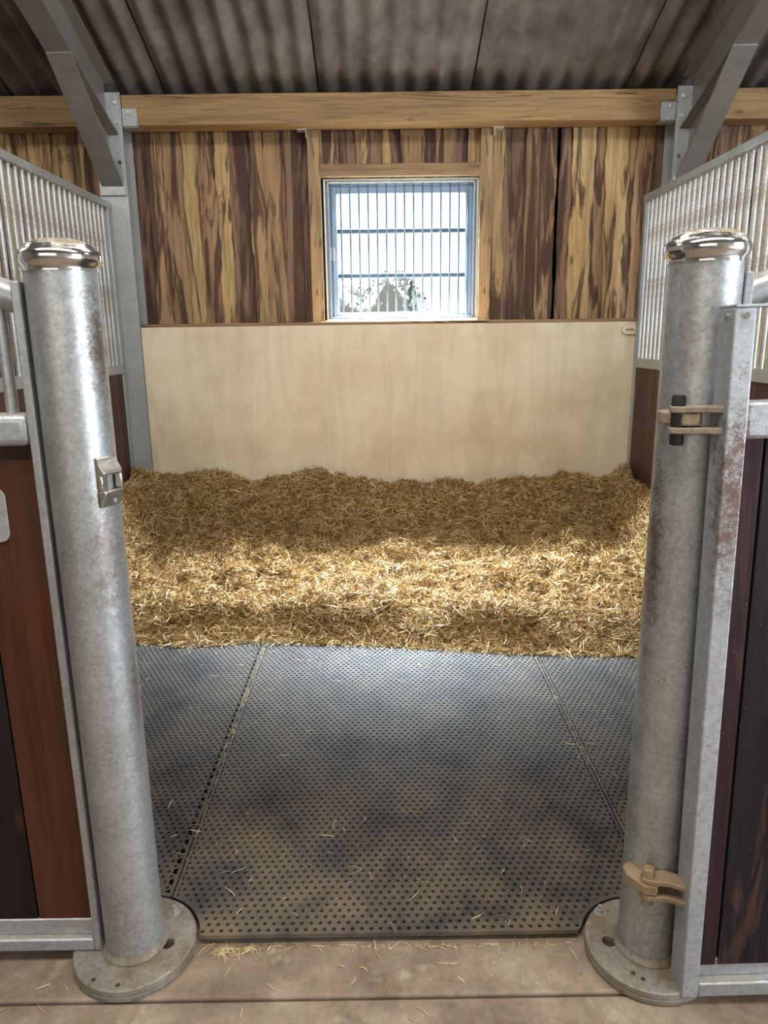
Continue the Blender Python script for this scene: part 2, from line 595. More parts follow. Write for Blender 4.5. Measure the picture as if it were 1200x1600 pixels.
def mesh_np(name, verts, faces_flat, nper, mat, parent=None):
    me = bpy.data.meshes.new(name)
    nf = len(nper)
    me.vertices.add(len(verts))
    me.vertices.foreach_set('co', np.asarray(verts, np.float32).ravel())
    me.loops.add(len(faces_flat))
    me.loops.foreach_set('vertex_index', np.asarray(faces_flat, np.int32))
    me.polygons.add(nf)
    st = np.concatenate(([0], np.cumsum(nper)[:-1])).astype(np.int32)
    me.polygons.foreach_set('loop_start', st)
    me.update(calc_edges=True)
    me.validate()
    me.materials.append(mat)
    me.shade_flat()
    o = bpy.data.objects.new(name, me)
    COL.objects.link(o)
    if parent is not None:
        o.parent = parent
    return o


# ------------------------------------------------------------------ setting
SL = 0.376                               # roof slope


def zr(y):
    return 3.060 + (5.3 - y) * SL


struct(MB().box(-6.2, 6.2, -3.4, 1.360, -0.15, -0.004).build('floor', M_CONC, bevel=0.006))
struct(MB().box(-6.2, 6.2, 1.3655, 5.75, -0.15, 0.0).build('floor_inner', M_CONC, bevel=0.006)).name = 'trim_1'
# building walls (only ever glimpsed between bars and in reflections)
struct(MB().box(-6.4, -6.2, -3.6, 5.75, -0.15, 4.9).build('wall_left', M_BLOCK))
w = MB()
w.box(6.2, 6.4, 0.6, 5.75, -0.15, 4.9).box(6.2, 6.4, -3.6, -2.6, -0.15, 4.9).box(6.2, 6.4, -2.6, 0.6, 3.2, 4.9)
struct(w.build('wall_right', M_BLOCK))
struct(MB().box(-6.4, 6.4, -3.6, -3.4, -0.15, 4.2).build('wall_front', M_BLOCK))

# roof: corrugated fibre cement sheets
cell = 1.020
P = 0.1457


def roof():
    verts, faces, npf = [], [], []

    def sheet(x0, x1, ya, yb, za, zb, lift):
        nx = 60
        b0 = len(verts)
        xs = [x0 + (x1 - x0) * i / nx for i in range(nx + 1)]
        for dz in (0.0, 0.007):
            for (y, z) in ((ya, za), (yb, zb)):
                for x in xs:
                    verts.append((x, y, z + dz + lift + 0.024 * math.cos(2 * math.pi * (x - 0.64) / P)))
        m = nx + 1
        for i in range(nx):
            a = b0 + i
            faces.extend([a, a + m, a + m + 1, a + 1]); npf.append(4)
            c = b0 + 2 * m + i
            faces.extend([c, c + 1, c + m + 1, c + m]); npf.append(4)
            for (p, q) in ((a, c), (a + m, c + m)):
                faces.extend([p, p + 1, q + 1, q]); npf.append(4)
        for i in (0, nx):
            a = b0 + i
            faces.extend([a, a + m, a + 3 * m, a + 2 * m]); npf.append(4)
    k = 0
    x = 0.64 - 6 * cell
    while x < 6.3:
        sheet(x + 0.007, x + cell - 0.004, 5.75, 0.15, zr(5.75), zr(0.15), 0.003 * (k % 2))
        sheet(x + 0.007, x + cell - 0.004, -3.6, 0.15, zr(0.15) - 3.75 * SL, zr(0.15), 0.003 * (k % 2))
        x += cell
        k += 1
    for ya, yb, za, zb in ((5.75, 0.15, zr(5.75), zr(0.15)), (-3.6, 0.15, zr(0.15) - 3.75 * SL, zr(0.15))):
        b0 = len(verts)                  # added backing above the sheets, blocks sky light at the seams
        for dz in (0.16, 0.19):
            for (y, z) in ((ya, za), (yb, zb)):
                for x in (-6.4, 6.4):
                    verts.append((x, y, z + dz))
        if ya > 0:  # added eaves strip, stops sky light leaking in behind the sheets
            c0 = len(verts)
            for (y, z) in ((5.752, zr(5.75) - 0.04), (5.752, zr(5.75) + 0.19), (5.77, zr(5.75) + 0.19), (5.77, zr(5.75) - 0.04)):
                for x in (-6.4, 6.4):
                    verts.append((x, y, z))
            for i in range(4):
                k_ = (i + 1) % 4
                faces.extend([c0 + 2 * i, c0 + 2 * i + 1, c0 + 2 * k_ + 1, c0 + 2 * k_]); npf.append(4)
        for q in ((0, 1, 3, 2), (4, 6, 7, 5), (0, 4, 5, 1), (2, 3, 7, 6), (0, 2, 6, 4), (1, 5, 7, 3)):
            faces.extend([b0 + i for i in q]); npf.append(4)
    return mesh_np('ceiling', np.array(verts), faces, npf, M_CONC_CEIL)


ceil = struct(roof())
ceil.data.shade_smooth()
ceil.data.set_sharp_from_angle(angle=R(50))

# ------------------------------------------------------------------ back wall of waney boards
WX0, WX1, WZ0, WZ1 = -0.372, 0.705, 1.585, 2.530
TAN = (0.43, 0.29, 0.150)
YEL = (0.47, 0.325, 0.155)
BRN = (0.345, 0.220, 0.120)
PUR = (0.250, 0.160, 0.105)
DRK = (0.20, 0.125, 0.080)
wb = MB()
BY = 5.425
# (x0, x1, colour, streak, over)
LEFTB = [(-1.70, -1.555, DRK, 0.8, 0), (-1.575, -1.470, BRN, 1.0, 1), (-1.480, -1.320, BRN, 0.4, 0), (-1.330, -1.235, YEL, 0.3, 1),
         (-1.245, -1.095, BRN, 0.8, 0), (-1.105, -1.015, YEL, 0.5, 1), (-1.025, -0.865, PUR, 1.5, 0), (-0.875, -0.780, TAN, 0.4, 1),
         (-0.790, -0.630, BRN, 0.6, 0), (-0.640, -0.525, PUR, 1.0, 1), (-0.535, -0.440, DRK, 0.8, 0)]
RIGHTB = [(0.780, 0.875, TAN, 0.5, 1), (0.865, 1.030, PUR, 0.8, 0), (1.020, 1.110, BRN, 1.3, 1), (1.100, 1.262, BRN, 1.4, 0),
          (1.240, 1.350, PUR, 1.0, 0), (1.345, 1.495, YEL, 0.2, 1), (1.488, 1.585, BRN, 0.7, 0), (1.578, 1.732, YEL, 0.35, 1),
          (1.725, 1.790, BRN, 0.6, 0), (1.780, 1.920, BRN, 0.9, 1), (1.910, 2.06, DRK, 0.9, 0)]
ABOVE = [(-0.40, -0.295, TAN, 1.0, 1), (-0.305, -0.135, PUR, 0.8, 0), (-0.145, -0.075, TAN, 0.8, 1), (-0.085, 0.055, PUR, 0.8, 0),
         (0.045, 0.090, YEL, 0.5, 1), (0.080, 0.178, PUR, 1.0, 0), (0.170, 0.325, BRN, 0.5, 1), (0.318, 0.415, PUR, 1.0, 0),
         (0.405, 0.545, BRN, 0.6, 1), (0.535, 0.640, PUR, 1.0, 0), (0.630, 0.720, TAN, 0.4, 1)]
FARL = [(-2.60, -2.475, YEL, 0.6, 1), (-2.485, -2.38, BRN, 0.9, 0), (-2.395, -2.225, YEL, 0.3, 1), (-2.235, -2.15, TAN, 0.9, 0),
        (-2.165, -2.00, TAN, 0.5, 1), (-2.01, -1.86, BRN, 1.2, 0), (-1.88, -1.69, PUR, 0.8, 1)]
FARR = [(2.05, 2.20, BRN, 0.9, 1), (2.19, 2.33, BRN, 1.4, 0), (2.32, 2.47, PUR, 0.8, 1), (2.46, 2.62, BRN, 0.6, 0)]
sd = 0
for lst, z0, z1 in ((LEFTB, 0.0, 2.97), (RIGHTB, 0.0, 2.97), (ABOVE, WZ1, 2.97), (FARL, 0.0, 2.97), (FARR, 0.0, 2.97)):
    for x0, x1, c_, s_, ov in lst:
        sd += 1
        rnd = random.Random(sd)
        f = rnd.uniform(0.88, 1.12)
        wb.board(x0, x1, BY - 0.018 * ov, 0.022, z0, z1, (c_[0] * f, c_[1] * f, c_[2] * f, s_), 0.012 if ov else 0.006, sd)
rnd = random.Random(5)
for xa, xb in ((-6.2, -2.60), (2.62, 6.2)):
    x = xa
    while x < xb - 0.05:
        sd += 1
        wd = min(rnd.uniform(0.10, 0.17), xb - x)
        c_ = rnd.choice((TAN, BRN, BRN, PUR, YEL))
        ov = sd % 2
        wb.board(x - 0.008, x + wd + 0.008, BY - 0.018 * ov, 0.022, 0, 2.97, c_ + (rnd.uniform(0.3, 1.2),), 0.01, sd)
        x += wd
D = (0.10, 0.06, 0.04, 0.2)
wb.box(-6.2, WX0, 5.452, 5.55, -0.15, 3.00, D).box(WX1, 6.2, 5.452, 5.55, -0.15, 3.00, D)
wb.box(WX0, WX1, 5.452, 5.55, WZ1, 3.00, D).box(WX0, WX1, 5.452, 5.55, -0.15, WZ0, D)
struct(wb.build('wall_back', M_BOARD, smooth=False))

# ------------------------------------------------------------------ window
win = bpy.data.objects.new('window_1', None)
COL.objects.link(win)
win.location = (0.165, 5.47, WZ0)
ORG['window_1'] = Vector(win.location)
struct(win)
GX0, GX1, GZ0, GZ1 = -0.285, 0.620, 1.640, 2.440


def ring(mb, x0, x1, z0, z1, ix0, ix1, iz0, iz1, y0, y1):
    mb.box(x0, ix0, y0, y1, z0, z1).box(ix1, x1, y0, y1, z0, z1)
    mb.box(ix0, ix1, y0, y1, z0, iz0).box(ix0, ix1, y0, y1, iz1, z1)
    return mb


ring(MB(), WX0 + .001, WX1 - .001, WZ0 + .001, WZ1 - .001, WX0 + .012, WX1 - .012, WZ0 + .010, WZ1 - .012, 5.405, 5.56).build('lining', M_WINWHITE, win, 0.002)
ring(MB(), WX0 + .012, WX1 - .012, WZ0 + .010, WZ1 - .012, -0.335, 0.670, 1.612, 2.490, 5.44, 5.53).build('window_frame', M_WINFRAME, win, 0.004)
ring(MB(), -0.335, 0.670, 1.612, 2.490, GX0, GX1, GZ0, GZ1, 5.455, 5.515).build('sash', M_WINFRAME, win, 0.006)
for z in (2.196, 1.895):
    MB().box(GX0, GX1, 5.462, 5.505, z - 0.014, z + 0.014).build('glazing_bar', simple('dark_glazing_bar', (0.02, 0.035, 0.05), 0.6) if z > 2 else bpy.data.materials['dark_glazing_bar'], win, 0.003)
MB().box(GX0, GX1, 5.484, 5.490, GZ0, GZ1).build('pane', M_GLASS, win)
gr = ring(MB(), -0.345, 0.680, 1.600, 2.515, -0.335, 0.670, 1.612, 2.500, 5.418, 5.436).build('grille', M_GALV, win, 0.002)
for i in range(16):
    x = -0.335 + i * 0.0635
    MB().tube([(x + 0.017, 5.428, 1.603), (x + 0.017, 5.428, 2.512)], 0.0056, 10).build('grille_bar', M_GRILLE, gr)
hd = MB()
hd.tube([(-0.322, 5.44, 2.075), (-0.322, 5.432, 2.07), (-0.322, 5.428, 2.04), (-0.322, 5.432, 2.01), (-0.322, 5.44, 2.005)], 0.008, 12)
hd.box(-0.337, -0.307, 5.438, 5.446, 1.995, 2.085)
hd.build('window_handle', M_WINWHITE, win, 0.003)
MB().box(WX0 - 0.01, WX1 + 0.01, 5.385, 5.452, 1.573, 1.588).build('window_sill', M_WINWHITE, win, 0.003)

# wall timbers around the window
tag(rebase(MB().box(-0.470, -0.386, 5.355, 5.404, 1.575, 2.828).build('wall_stud', M_STUD, bevel=0.004), (-0.43, 5.38, 1.575)),
    'upright pale timber stud along the left side of the barred window', 'stud')
tag(rebase(MB().box(0.705, 0.790, 5.355, 5.404, 1.575, 2.828).build('wall_stud', M_STUD, bevel=0.004), (0.75, 5.38, 1.575)),
    'upright pale timber stud along the right side of the barred window', 'stud')
tag(rebase(MB().box(-0.386, 0.705, 5.36, 5.404, 2.535, 2.615).build('window_header', M_HEADER, bevel=0.004), (0.16, 5.38, 2.535)),
    'horizontal timber header directly above the barred window', 'timber')
for x, nm in ((-0.500, 'small white metal bracket at the top of the left window stud'), (0.822, 'small white metal bracket at the top of the right window stud')):
    s = 1 if x < 0 else -1
    bk = MB().box(x - 0.032, x + 0.032, 5.33, 5.40, 2.822, 2.828)
    bk.box(x + s * 0.026, x + s * 0.030, 5.33, 5.40, 2.775, 2.822)
    tag(rebase(bk.build('angle_bracket', M_WINWHITE), (x, 5.36, 2.775)), nm, 'bracket')

# eaves beams
for x0, x1, lb in ((-1.655, 1.955, 'long pale timber eaves beam above the window'),
                   (-6.19, -1.845, 'timber eaves beam left of the left steel column'),
                   (2.145, 6.19, 'timber eaves beam right of the right steel column')):
    tag(rebase(MB().box(x0, x1, 5.215, 5.375, 2.828, 3.012).build('eaves_beam', M_BEAM, bevel=0.006), ((x0 + x1) / 2, 5.3, 2.828)), lb, 'beam')

# ------------------------------------------------------------------ steel frame


def ibeam_z(mb, x0, x1, y0, y1, z0, z1, t=0.011, tw=0.008):
    xc = (x0 + x1) / 2
    mb.box(x0, x1, y0, y0 + t, z0, z1).box(x0, x1, y1 - t, y1, z0, z1).box(xc - tw / 2, xc + tw / 2, y0 + t, y1 - t, z0, z1)
    return mb


def steel(xc, side, word):
    x0, x1 = xc - 0.092, xc + 0.092
    t = thing('steel_column', (xc, 5.29, 0.0), 'grey galvanised steel column at the %s end of the cream board' % word, 'column')
    ibeam_z(MB(), x0, x1, 5.195, 5.385, 0.0, 3.02).build('column_section', M_COLUMN, t)
    xin = x1 if side < 0 else x0
    s = 1 if side < 0 else -1
    c_ = MB()
    a, d = sorted((xin + s * 0.002, xin + s * 0.098))
    c_.box(a, d, 5.206, 5.2145, 2.822, 2.930).box(a, d, 5.2145, 5.30, 2.816, 2.8275)
    cl = c_.build('beam_cleat', M_GALV, t, 0.002)
    MB().tube([(xin + s * 0.045, 5.207, 2.905), (xin + s * 0.045, 5.197, 2.905)], 0.010, 6).build('bolt', M_CHROME, cl)
    # sloping rafter
    r_ = thing('roof_rafter', (xc, 5.18, 2.75), 'sloping steel roof rafter above the %s column' % word, 'rafter')
    h = 0.070
    y0, y1 = 5.178, 0.75
    zb = lambda y: 2.755 + (5.2 - y) * SL
    zt = lambda y: zr(y) - 0.030
    rb = MB()
    for (za, zc_, hw) in ((lambda y: zb(y), lambda y: zb(y) + 0.011, h), (lambda y: zb(y) + 0.011, lambda y: zt(y) - 0.011, 0.004), (lambda y: zt(y) - 0.011, lambda y: zt(y), h)):
        rb.prism([(xc - hw, y0, za(y0)), (xc - hw, y1, za(y1)), (xc - hw, y1, zc_(y1)), (xc - hw, y0, zc_(y0))], (2 * hw, 0, 0))
    rb.build('rafter_section', M_RAFTER, r_)
    ep = MB().box(xc - 0.085, xc + 0.085, 5.180, 5.1945, 2.40, 3.01).build('end_plate', M_GALV, r_, 0.002)
    for z in (2.955, 2.84, 2.60):
        for sx in (-1, 1):
            MB().tube([(xc + sx * 0.066, 5.181, z), (xc + sx * 0.066, 5.168, z)], 0.012, 6).build('bolt', M_CHROME, ep)
    # haunch under the rafter
    hb = MB()
    A, B = (5.178, 2.455), (4.50, 3.012)
    dy, dz = B[0] - A[0], B[1] - A[1]
    hb.prism([(xc - h, A[0], A[1]), (xc - h, B[0], B[1]), (xc - h, B[0], B[1] + 0.012), (xc - h, A[0], A[1] + 0.014)], (2 * h, 0, 0))
    hb.prism([(xc - 0.004, A[0], A[1] + 0.014), (xc - 0.004, B[0], B[1] + 0.010), (xc - 0.004, 5.178, zb(5.178))], (0.008, 0, 0))
    hb.build('haunch', M_RAFTER, r_)


steel(-1.745, -1, 'left')
steel(2.048, 1, 'right')

# ------------------------------------------------------------------ cream kicking board
kb = thing('kicking_board', (0.085, 5.22, 0.0), 'large cream painted board across the back of the stall under the window', 'board')
MB().box(-1.650, 1.822, 5.200, 5.238, 0.0, 1.552).build('board', M_CREAM, kb, 0.003)
MB().box(-1.650, 1.822, 5.197, 5.400, 1.552, 1.573).build('cap_strip', M_CAPSTRIP, kb, 0.003)


def stadium(cx, cz, hx, r, n=12):
    pts = [(cx + hx + r * math.cos(a), cz + r * math.sin(a)) for a in [(-0.5 + i / n) * math.pi for i in range(n + 1)]]
    pts += [(cx - hx + r * math.cos(a), cz + r * math.sin(a)) for a in [(0.5 + i / n) * math.pi for i in range(n + 1)]]
    return pts


def stad_ring(mb, cx, cz, hx, r, ri, y0, y1):
    o_, i_ = stadium(cx, cz, hx, r), stadium(cx, cz, hx, ri)
    n = len(o_)
    vs = {}
    for key, pts in (('o', o_), ('i', i_)):
        for y in (y0, y1):
            vs[key, y] = [mb.bm.verts.new((p[0], y, p[1])) for p in pts]
    fs = []
    for k in range(n):
        j = (k + 1) % n
        fs.append(mb.bm.faces.new((vs['o', y0][k], vs['o', y0][j], vs['i', y0][j], vs['i', y0][k])))
        fs.append(mb.bm.faces.new((vs['o', y1][k], vs['i', y1][k], vs['i', y1][j], vs['o', y1][j])))
        fs.append(mb.bm.faces.new((vs['o', y0][k], vs['o', y1][k], vs['o', y1][j], vs['o', y0][j])))
        fs.append(mb.bm.faces.new((vs['i', y0][k], vs['i', y0][j], vs['i', y1][j], vs['i', y1][k])))
    bmesh.ops.recalc_face_normals(mb.bm, faces=fs)
    return mb


sp_ = stad_ring(MB(), 1.752, 1.495, 0.035, 0.031, 0.006, 5.180, 5.1995).build('slot_plate', M_CREAM, kb, 0.002)
sp_['label'] = 'small slotted bracket painted over in cream'
MB().tube([(1.778, 5.190, 1.495), (1.778, 5.174, 1.495)], 0.012, 16).build('screw', M_CREAM, sp_, 0.002)

# ------------------------------------------------------------------ side partitions
MAROON = (0.085, 0.040, 0.032)


def partition(xc, word):
    t = thing('stall_partition', (xc, 3.4, 0.0), 'galvanised partition with close vertical bars above dark boards on the %s of the stall' % word, 'partition')
    y0, y1 = 1.60, 5.175
    fr_ = MB()
    fr_.box(xc - 0.025, xc + 0.025, y1 - 0.05, y1, 0.02, 2.36).box(xc - 0.025, xc + 0.025, y0, y0 + 0.05, 0.02, 2.36)
    fr_.build('upright', M_GALV, t, 0.004)
    MB().box(xc - 0.030, xc + 0.030, y0, y1, 2.315, 2.360).build('top_rail', M_GALV, t, 0.006)
    MB().box(xc - 0.030, xc + 0.030, y0 + 0.05, y1 - 0.05, 1.240, 1.302).build('middle_rail', M_GALV, t, 0.006)
    MB().box(xc - 0.030, xc + 0.030, y0 + 0.05, y1 - 0.05, 0.030, 0.085).build('bottom_rail', M_GALV, t, 0.006)
    bd = MB()
    y = y0 + 0.051
    rnd = random.Random(int(abs(xc) * 10) + (1 if xc > 0 else 0))
    while y < y1 - 0.06:
        w_ = min(0.120, y1 - 0.051 - y)
        f = rnd.uniform(0.7, 1.3)
        bd.box(xc - 0.018, xc + 0.018, y + 0.0015, y + w_ - 0.0015, 0.085, 1.240, (MAROON[0] * f, MAROON[1] * f, MAROON[2] * f, 0.1))
        y += w_
    bd.box(xc - 0.008, xc + 0.008, y0 + 0.05, y1 - 0.05, 0.085, 1.240, (0.02, 0.01, 0.01, 0))
    bd.build('boarding', M_FRONTBOARD, t, smooth=False)
    proto = None
    n = int((y1 - y0 - 0.10) / 0.0728)
    for i in range(n):
        yb = y1 - 0.05 - 0.040 - i * 0.0728
        if proto is None:
            proto = MB().tube([(xc, yb, 1.300), (xc, yb, 2.318)], 0.0135, 14).build('bar', M_BARS, t)
            y_first = yb
        else:
            o = proto.copy()
            COL.objects.link(o)
            o.parent = t
            o.location = (0, yb - y_first, 0)
    return t


partition(-1.80, 'left')
partition(1.80, 'right')

# ------------------------------------------------------------------ gate posts


def post(px, py, word, rustside):
    t = thing('gate_post', (px, py, 0.0), 'round galvanised gate post with domed cap at the %s of the stall doorway' % word, 'post')
    tb = MB().lathe(px, py, [(0.064, 0.034), (0.0685, 0.034), (0.0685, 1.614), (0.064, 1.614)], 72).build('post_tube', M_POST, t)
    MB().lathe(px, py, [(0.0688, 0.0325), (0.079, 0.0345), (0.078, 0.038), (0.0725, 0.042), (0.0688, 0.050)], 64).build('weld_collar', M_PLATE, t)
    prof = [(0.066, 1.606), (0.0705, 1.607), (0.0705, 1.612), (0.0715, 1.616), (0.0760, 1.621), (0.0782, 1.629), (0.0782, 1.637), (0.0755, 1.6445),
            (0.0700, 1.648), (0.0675, 1.650), (0.0655, 1.654), (0.060, 1.6585), (0.048, 1.6640), (0.030, 1.6680), (0.012, 1.6695), (0, 1.670)]
    MB().lathe(px, py, prof, 80).build('post_cap', M_CHROME, t, ang=60)
    rp = 0.145
    # base plate, two discs, with a drain hole
    hx, hy = (0.082, -0.012) if px < 0 else (-0.090, 0.004)
    bmd = MB()
    bp = MB().lathe(px, py, [(0, 0.0), (rp - 0.001, 0.0), (rp, 0.002), (rp, 0.013), (rp - 0.003, 0.0145), (rp - 0.003, 0.0155), (rp, 0.0175), (rp, 0.030), (rp - 0.003, 0.033), (0, 0.033)], 96).build('base_plate', M_PLATE, t)
    ctr = MB().lathe(px + hx, py + hy, [(0, 0.018), (0.0165, 0.018), (0.0165, 0.05), (0, 0.05)], 32)
    cut = ctr.build('cutter', M_HOLE, t)
    md = bp.modifiers.new('hole', 'BOOLEAN')
    md.object = cut
    md.operation = 'DIFFERENCE'
    md.solver = 'EXACT'
    dg = bpy.context.evaluated_depsgraph_get()
    nm = bpy.data.meshes.new_from_object(bp.evaluated_get(dg))
    bp.modifiers.clear()
    bp.data = nm
    nm.shade_smooth()
    nm.set_sharp_from_angle(angle=R(40))
    bpy.data.objects.remove(cut)
    MB().lathe(px + hx, py + hy, [(0, 0.0185), (0.0164, 0.0185), (0.0164, 0.0200), (0, 0.0215)], 24).build('drain_hole', M_HOLE, bp)
    spots = ((0.072, 0.088), (-0.062, -0.112), (0.0, -0.128)) if px < 0 else ((-0.085, 0.098), (-0.062, -0.088), (-0.045, -0.104))
    for i, (dx, dy) in enumerate(spots):
        if i == 0:
            nb = MB().lathe(px + dx, py + dy, [(0, 0.031), (0.014, 0.031), (0.014, 0.034), (0, 0.034)], 20)
            nb.tube([(px + dx, py + dy, 0.034), (px + dx, py + dy, 0.043)], 0.0095, 6)
            nb.tube([(px + dx, py + dy, 0.043), (px + dx, py + dy, 0.052)], 0.005, 10)
            nb.build('bolt', M_GALV, bp)
        else:
            MB().lathe(px + dx, py + dy, [(0, 0.0325), (0.0055, 0.0325), (0.0055, 0.0335), (0, 0.0335)], 16).build('screw_hole', M_HOLE, bp)  # dark disc on the plate surface marks each hole
    return t, tb


postL, tubeL = post(-0.622, 1.500, 'left', 1)
postR, tubeR = post(0.632, 1.470, 'right', -1)

# cast latch keeper on the left post, facing the opening
ang = R(-25)
nx_, ny_ = math.cos(ang), math.sin(ang)            # outward direction
tx_, ty_ = -ny_, nx_                               # along the post's girth, away from camera
kc = Vector((-0.622, 1.500, 1.195)) + 0.066 * Vector((nx_, ny_, 0))
kp = MB()


def kpt(o_, s_, z_):
    return (kc.x + o_ * nx_ + s_ * tx_, kc.y + o_ * ny_ + s_ * ty_, kc.z + z_)


def kblock(prof, s0, s1):
    kp.prism([kpt(o_, s0, z_) for o_, z_ in prof], (Vector(kpt(0, s1, 0)) - Vector(kpt(0, s0, 0))))


# upper and lower cheeks taper to thin ends, a bridge closes the far side of the slot
up = [(0.0, 0.016), (0.019, 0.016), (0.018, 0.026), (0.010, 0.038), (0.006, 0.052), (0.0, 0.052)]
lo = [(o_, -z_) for o_, z_ in up][::-1]
kblock(up, -0.028, 0.024)
kblock(lo, -0.028, 0.024)
kblock([(0.0, -0.016), (0.011, -0.016), (0.011, 0.016), (0.0, 0.016)], -0.028, -0.009)
kblock([(0.0, -0.016), (0.019, -0.016), (0.019, 0.016), (0.0, 0.016)], 0.016, 0.024)
keeper = kp.build('latch_keeper', M_CAST, postL, 0.003)
keeper['label'] = 'cast metal latch keeper with an open slot'
MB().prism([kpt(0.0005, -0.009, z_) for z_ in (-0.0159,)] + [kpt(0.0005, 0.016, -0.0159), kpt(0.0005, 0.016, 0.0159), kpt(0.0005, -0.009, 0.0159)], (0.001 * nx_, 0.001 * ny_, 0)).build('latch_slot_shade', M_PIN_SLOT, keeper)  # black sheet on the slot floor, its shade put in as colour
for z_ in (0.040, -0.040):
    MB().tube([kpt(0.004, 0.004, z_), kpt(0.0115, 0.004, z_)], 0.005, 12).build('screw', M_GALV, keeper)


# hinge lugs on the right post
def lug(z, parent):
    px, py = 0.632, 1.470
    g = MB()
    pts = [(0.632 - 0.062, 1.470 - 0.018), (0.546, 1.436), (0.546, 1.405), (0.572, 1.368), (0.600, 1.362), (0.612, 1.380), (0.612, 1.4055), (0.600, 1.412)]
    g.prism([(x, y, z - 0.012) for x, y in pts], (0, 0, 0.024))
    return g.build('hinge_lug', M_LUG if z > 1 else M_LUGRUST, parent, 0.003)


for z in (1.318, 0.272):
    lug(z, postR)

# ------------------------------------------------------------------ open stable door on the right, hung on the right post
DO = Vector((0.660, 1.335, 0.022))
door = thing('stable_door', DO, 'stable door frame with dark boards swung open against the right front', 'door')
X0 = 0.659
YF, YB = 1.325, 1.390
MB().box(X0, X0 + 0.038, YF, YB, 0.022, 1.520).build('hinge_stile', M_DOOR, door, 0.003)
MB().box(X0 + 1.16, X0 + 1.20, YF, YB, 0.022, 1.520).build('lock_stile', M_DOOR, door, 0.003)
MB().box(X0, X0 + 1.20, YF - 0.001, YB + 0.001, 1.520, 1.525).build('top_plate', M_DOOR, door, 0.001)
MB().box(X0 + 0.038, X0 + 1.16, YF + 0.006, YB - 0.006, 1.283, 1.352).build('middle_rail', M_DOOR, door, 0.008)
br = MB().box(X0 + 0.038, X0 + 1.16, YF, YB, 0.022, 0.058)
br.build('bottom_rail', M_GALV, door, 0.004)
MB().box(X0 + 0.038, X0 + 1.16, YF + 0.022, YB - 0.012, 0.058, 0.104).build('board_channel', M_GALV, door, 0.003)
bd = MB()
xs = X0 + 0.038
cols = [(0.030, 0.014, 0.017), (0.014, 0.011, 0.014), (0.020, 0.012, 0.013), (0.030, 0.015, 0.015)]
i = 0
first = 0.044
while xs < X0 + 1.155:
    w_ = min(first if i == 0 else 0.135, X0 + 1.16 - xs)
    c_ = cols[i % 4]
    bd.box(xs + (0 if i == 0 else 0.004), xs + w_ - 0.001, YF + 0.020, YB - 0.014, 0.090, 1.283, c_ + (0.0,))
    xs += w_
    i += 1
bd.box(X0 + 0.038, X0 + 1.16, YF + 0.030, YB - 0.02, 0.090, 1.283, (0.008, 0.006, 0.006, 0))
bd.build('boarding', M_FRONTBOARD, door, 0.0015, smooth=False)
bx = MB().tube([(X0 + 0.3, 1.357, 1.352), (X0 + 0.3, 1.357, 1.52)], 0.011, 12).build('bar', M_GALV, door)
for k in range(1, 4):
    o = bx.copy(); COL.objects.link(o); o.parent = door; o.location = (0.2 * k, 0, 0)
for z in (1.506,):
    MB().tube([(X0 + 0.0005, 1.355, z), (X0 - 0.004, 1.355, z)], 0.0055, 12).build('screw', M_CHROME, door)
    MB().tube([(X0 + 0.019, YF + 0.0005, z), (X0 + 0.019, YF - 0.004, z)], 0.0055, 12).build('screw', M_CHROME, door)
for z in (1.318, 0.272):
    for dz in (0.020, -0.020):
        xo = 0.0 if z > 1 else 0.0
        s_ = MB()
        pts = [(X0 + 0.002, 1.343), (X0 + 0.002, 1.385), (X0 - 0.020 - (0.03 * z / 1.5), 1.402), (0.592, 1.4015), (0.578, 1.394), (0.576, 1.376), (0.590, 1.366), (X0 - 0.03, 1.360)]
        s_.prism([(x, y, z + dz - 0.006) for x, y in pts], (0, 0, 0.012))
        s_.build('hinge_strap', M_LUG if z > 1 else M_LUGRUST, door, 0.002)
    MB().lathe(0.592, 1.384, [(0, z - 0.048), (0.0115, z - 0.048), (0.0130, z - 0.044), (0.0130, z + 0.042), (0.0115, z + 0.046), (0, z + 0.047)], 24).build('hinge_pin', M_PIN_SLOT if z > 1 else M_LUGRUST, door)
door.rotation_euler = (0, R(-1.1), 0)

# ------------------------------------------------------------------ fixed front panels


def swan(mb, xs, sgn, r=0.030):
    """tube rising away from the post with an S sweep"""
    pts = []
    for i in range(25):
        t_ = i / 24
        x = xs + sgn * t_ * 1.0
        s = t_ * t_ * (3 - 2 * t_)
        z = 1.556 + 0.52 * (0.35 * s + 0.65 * t_ - 0.0)
        pts.append((x, 1.500, z))
    mb.tube(pts, r, 20)
    return mb


fl = thing('front_panel', (-1.2, 1.50, 0.03), 'stall front panel of red brown boards left of the left gate post', 'panel')
LX = -0.6925
MB().box(LX - 0.0185, LX, 1.468, 1.532, 0.035, 1.590).build('post_strip', M_GALV, fl, 0.003)
MB().box(-1.76, -1.72, 1.468, 1.532, 0.035, 2.10).build('end_stile', M_GALV, fl, 0.003)
swan(MB(), LX - 0.012, -1).build('top_tube', M_GALV, fl)
MB().box(-1.72, LX - 0.0185, 1.468, 1.532, 1.268, 1.334).build('middle_rail', M_GALV, fl, 0.016, seg=3)
MB().box(-1.72, LX - 0.0185, 1.468, 1.532, 0.035, 0.068).build('bottom_rail', M_GALV, fl, 0.004)
MB().box(-1.72, LX - 0.0185, 1.485, 1.518, 0.068, 0.112).build('board_channel', M_GALV, fl, 0.003)
bd = MB()
RED = (0.078, 0.027, 0.014)
BLK = (0.014, 0.009, 0.009)
xs = LX - 0.0185
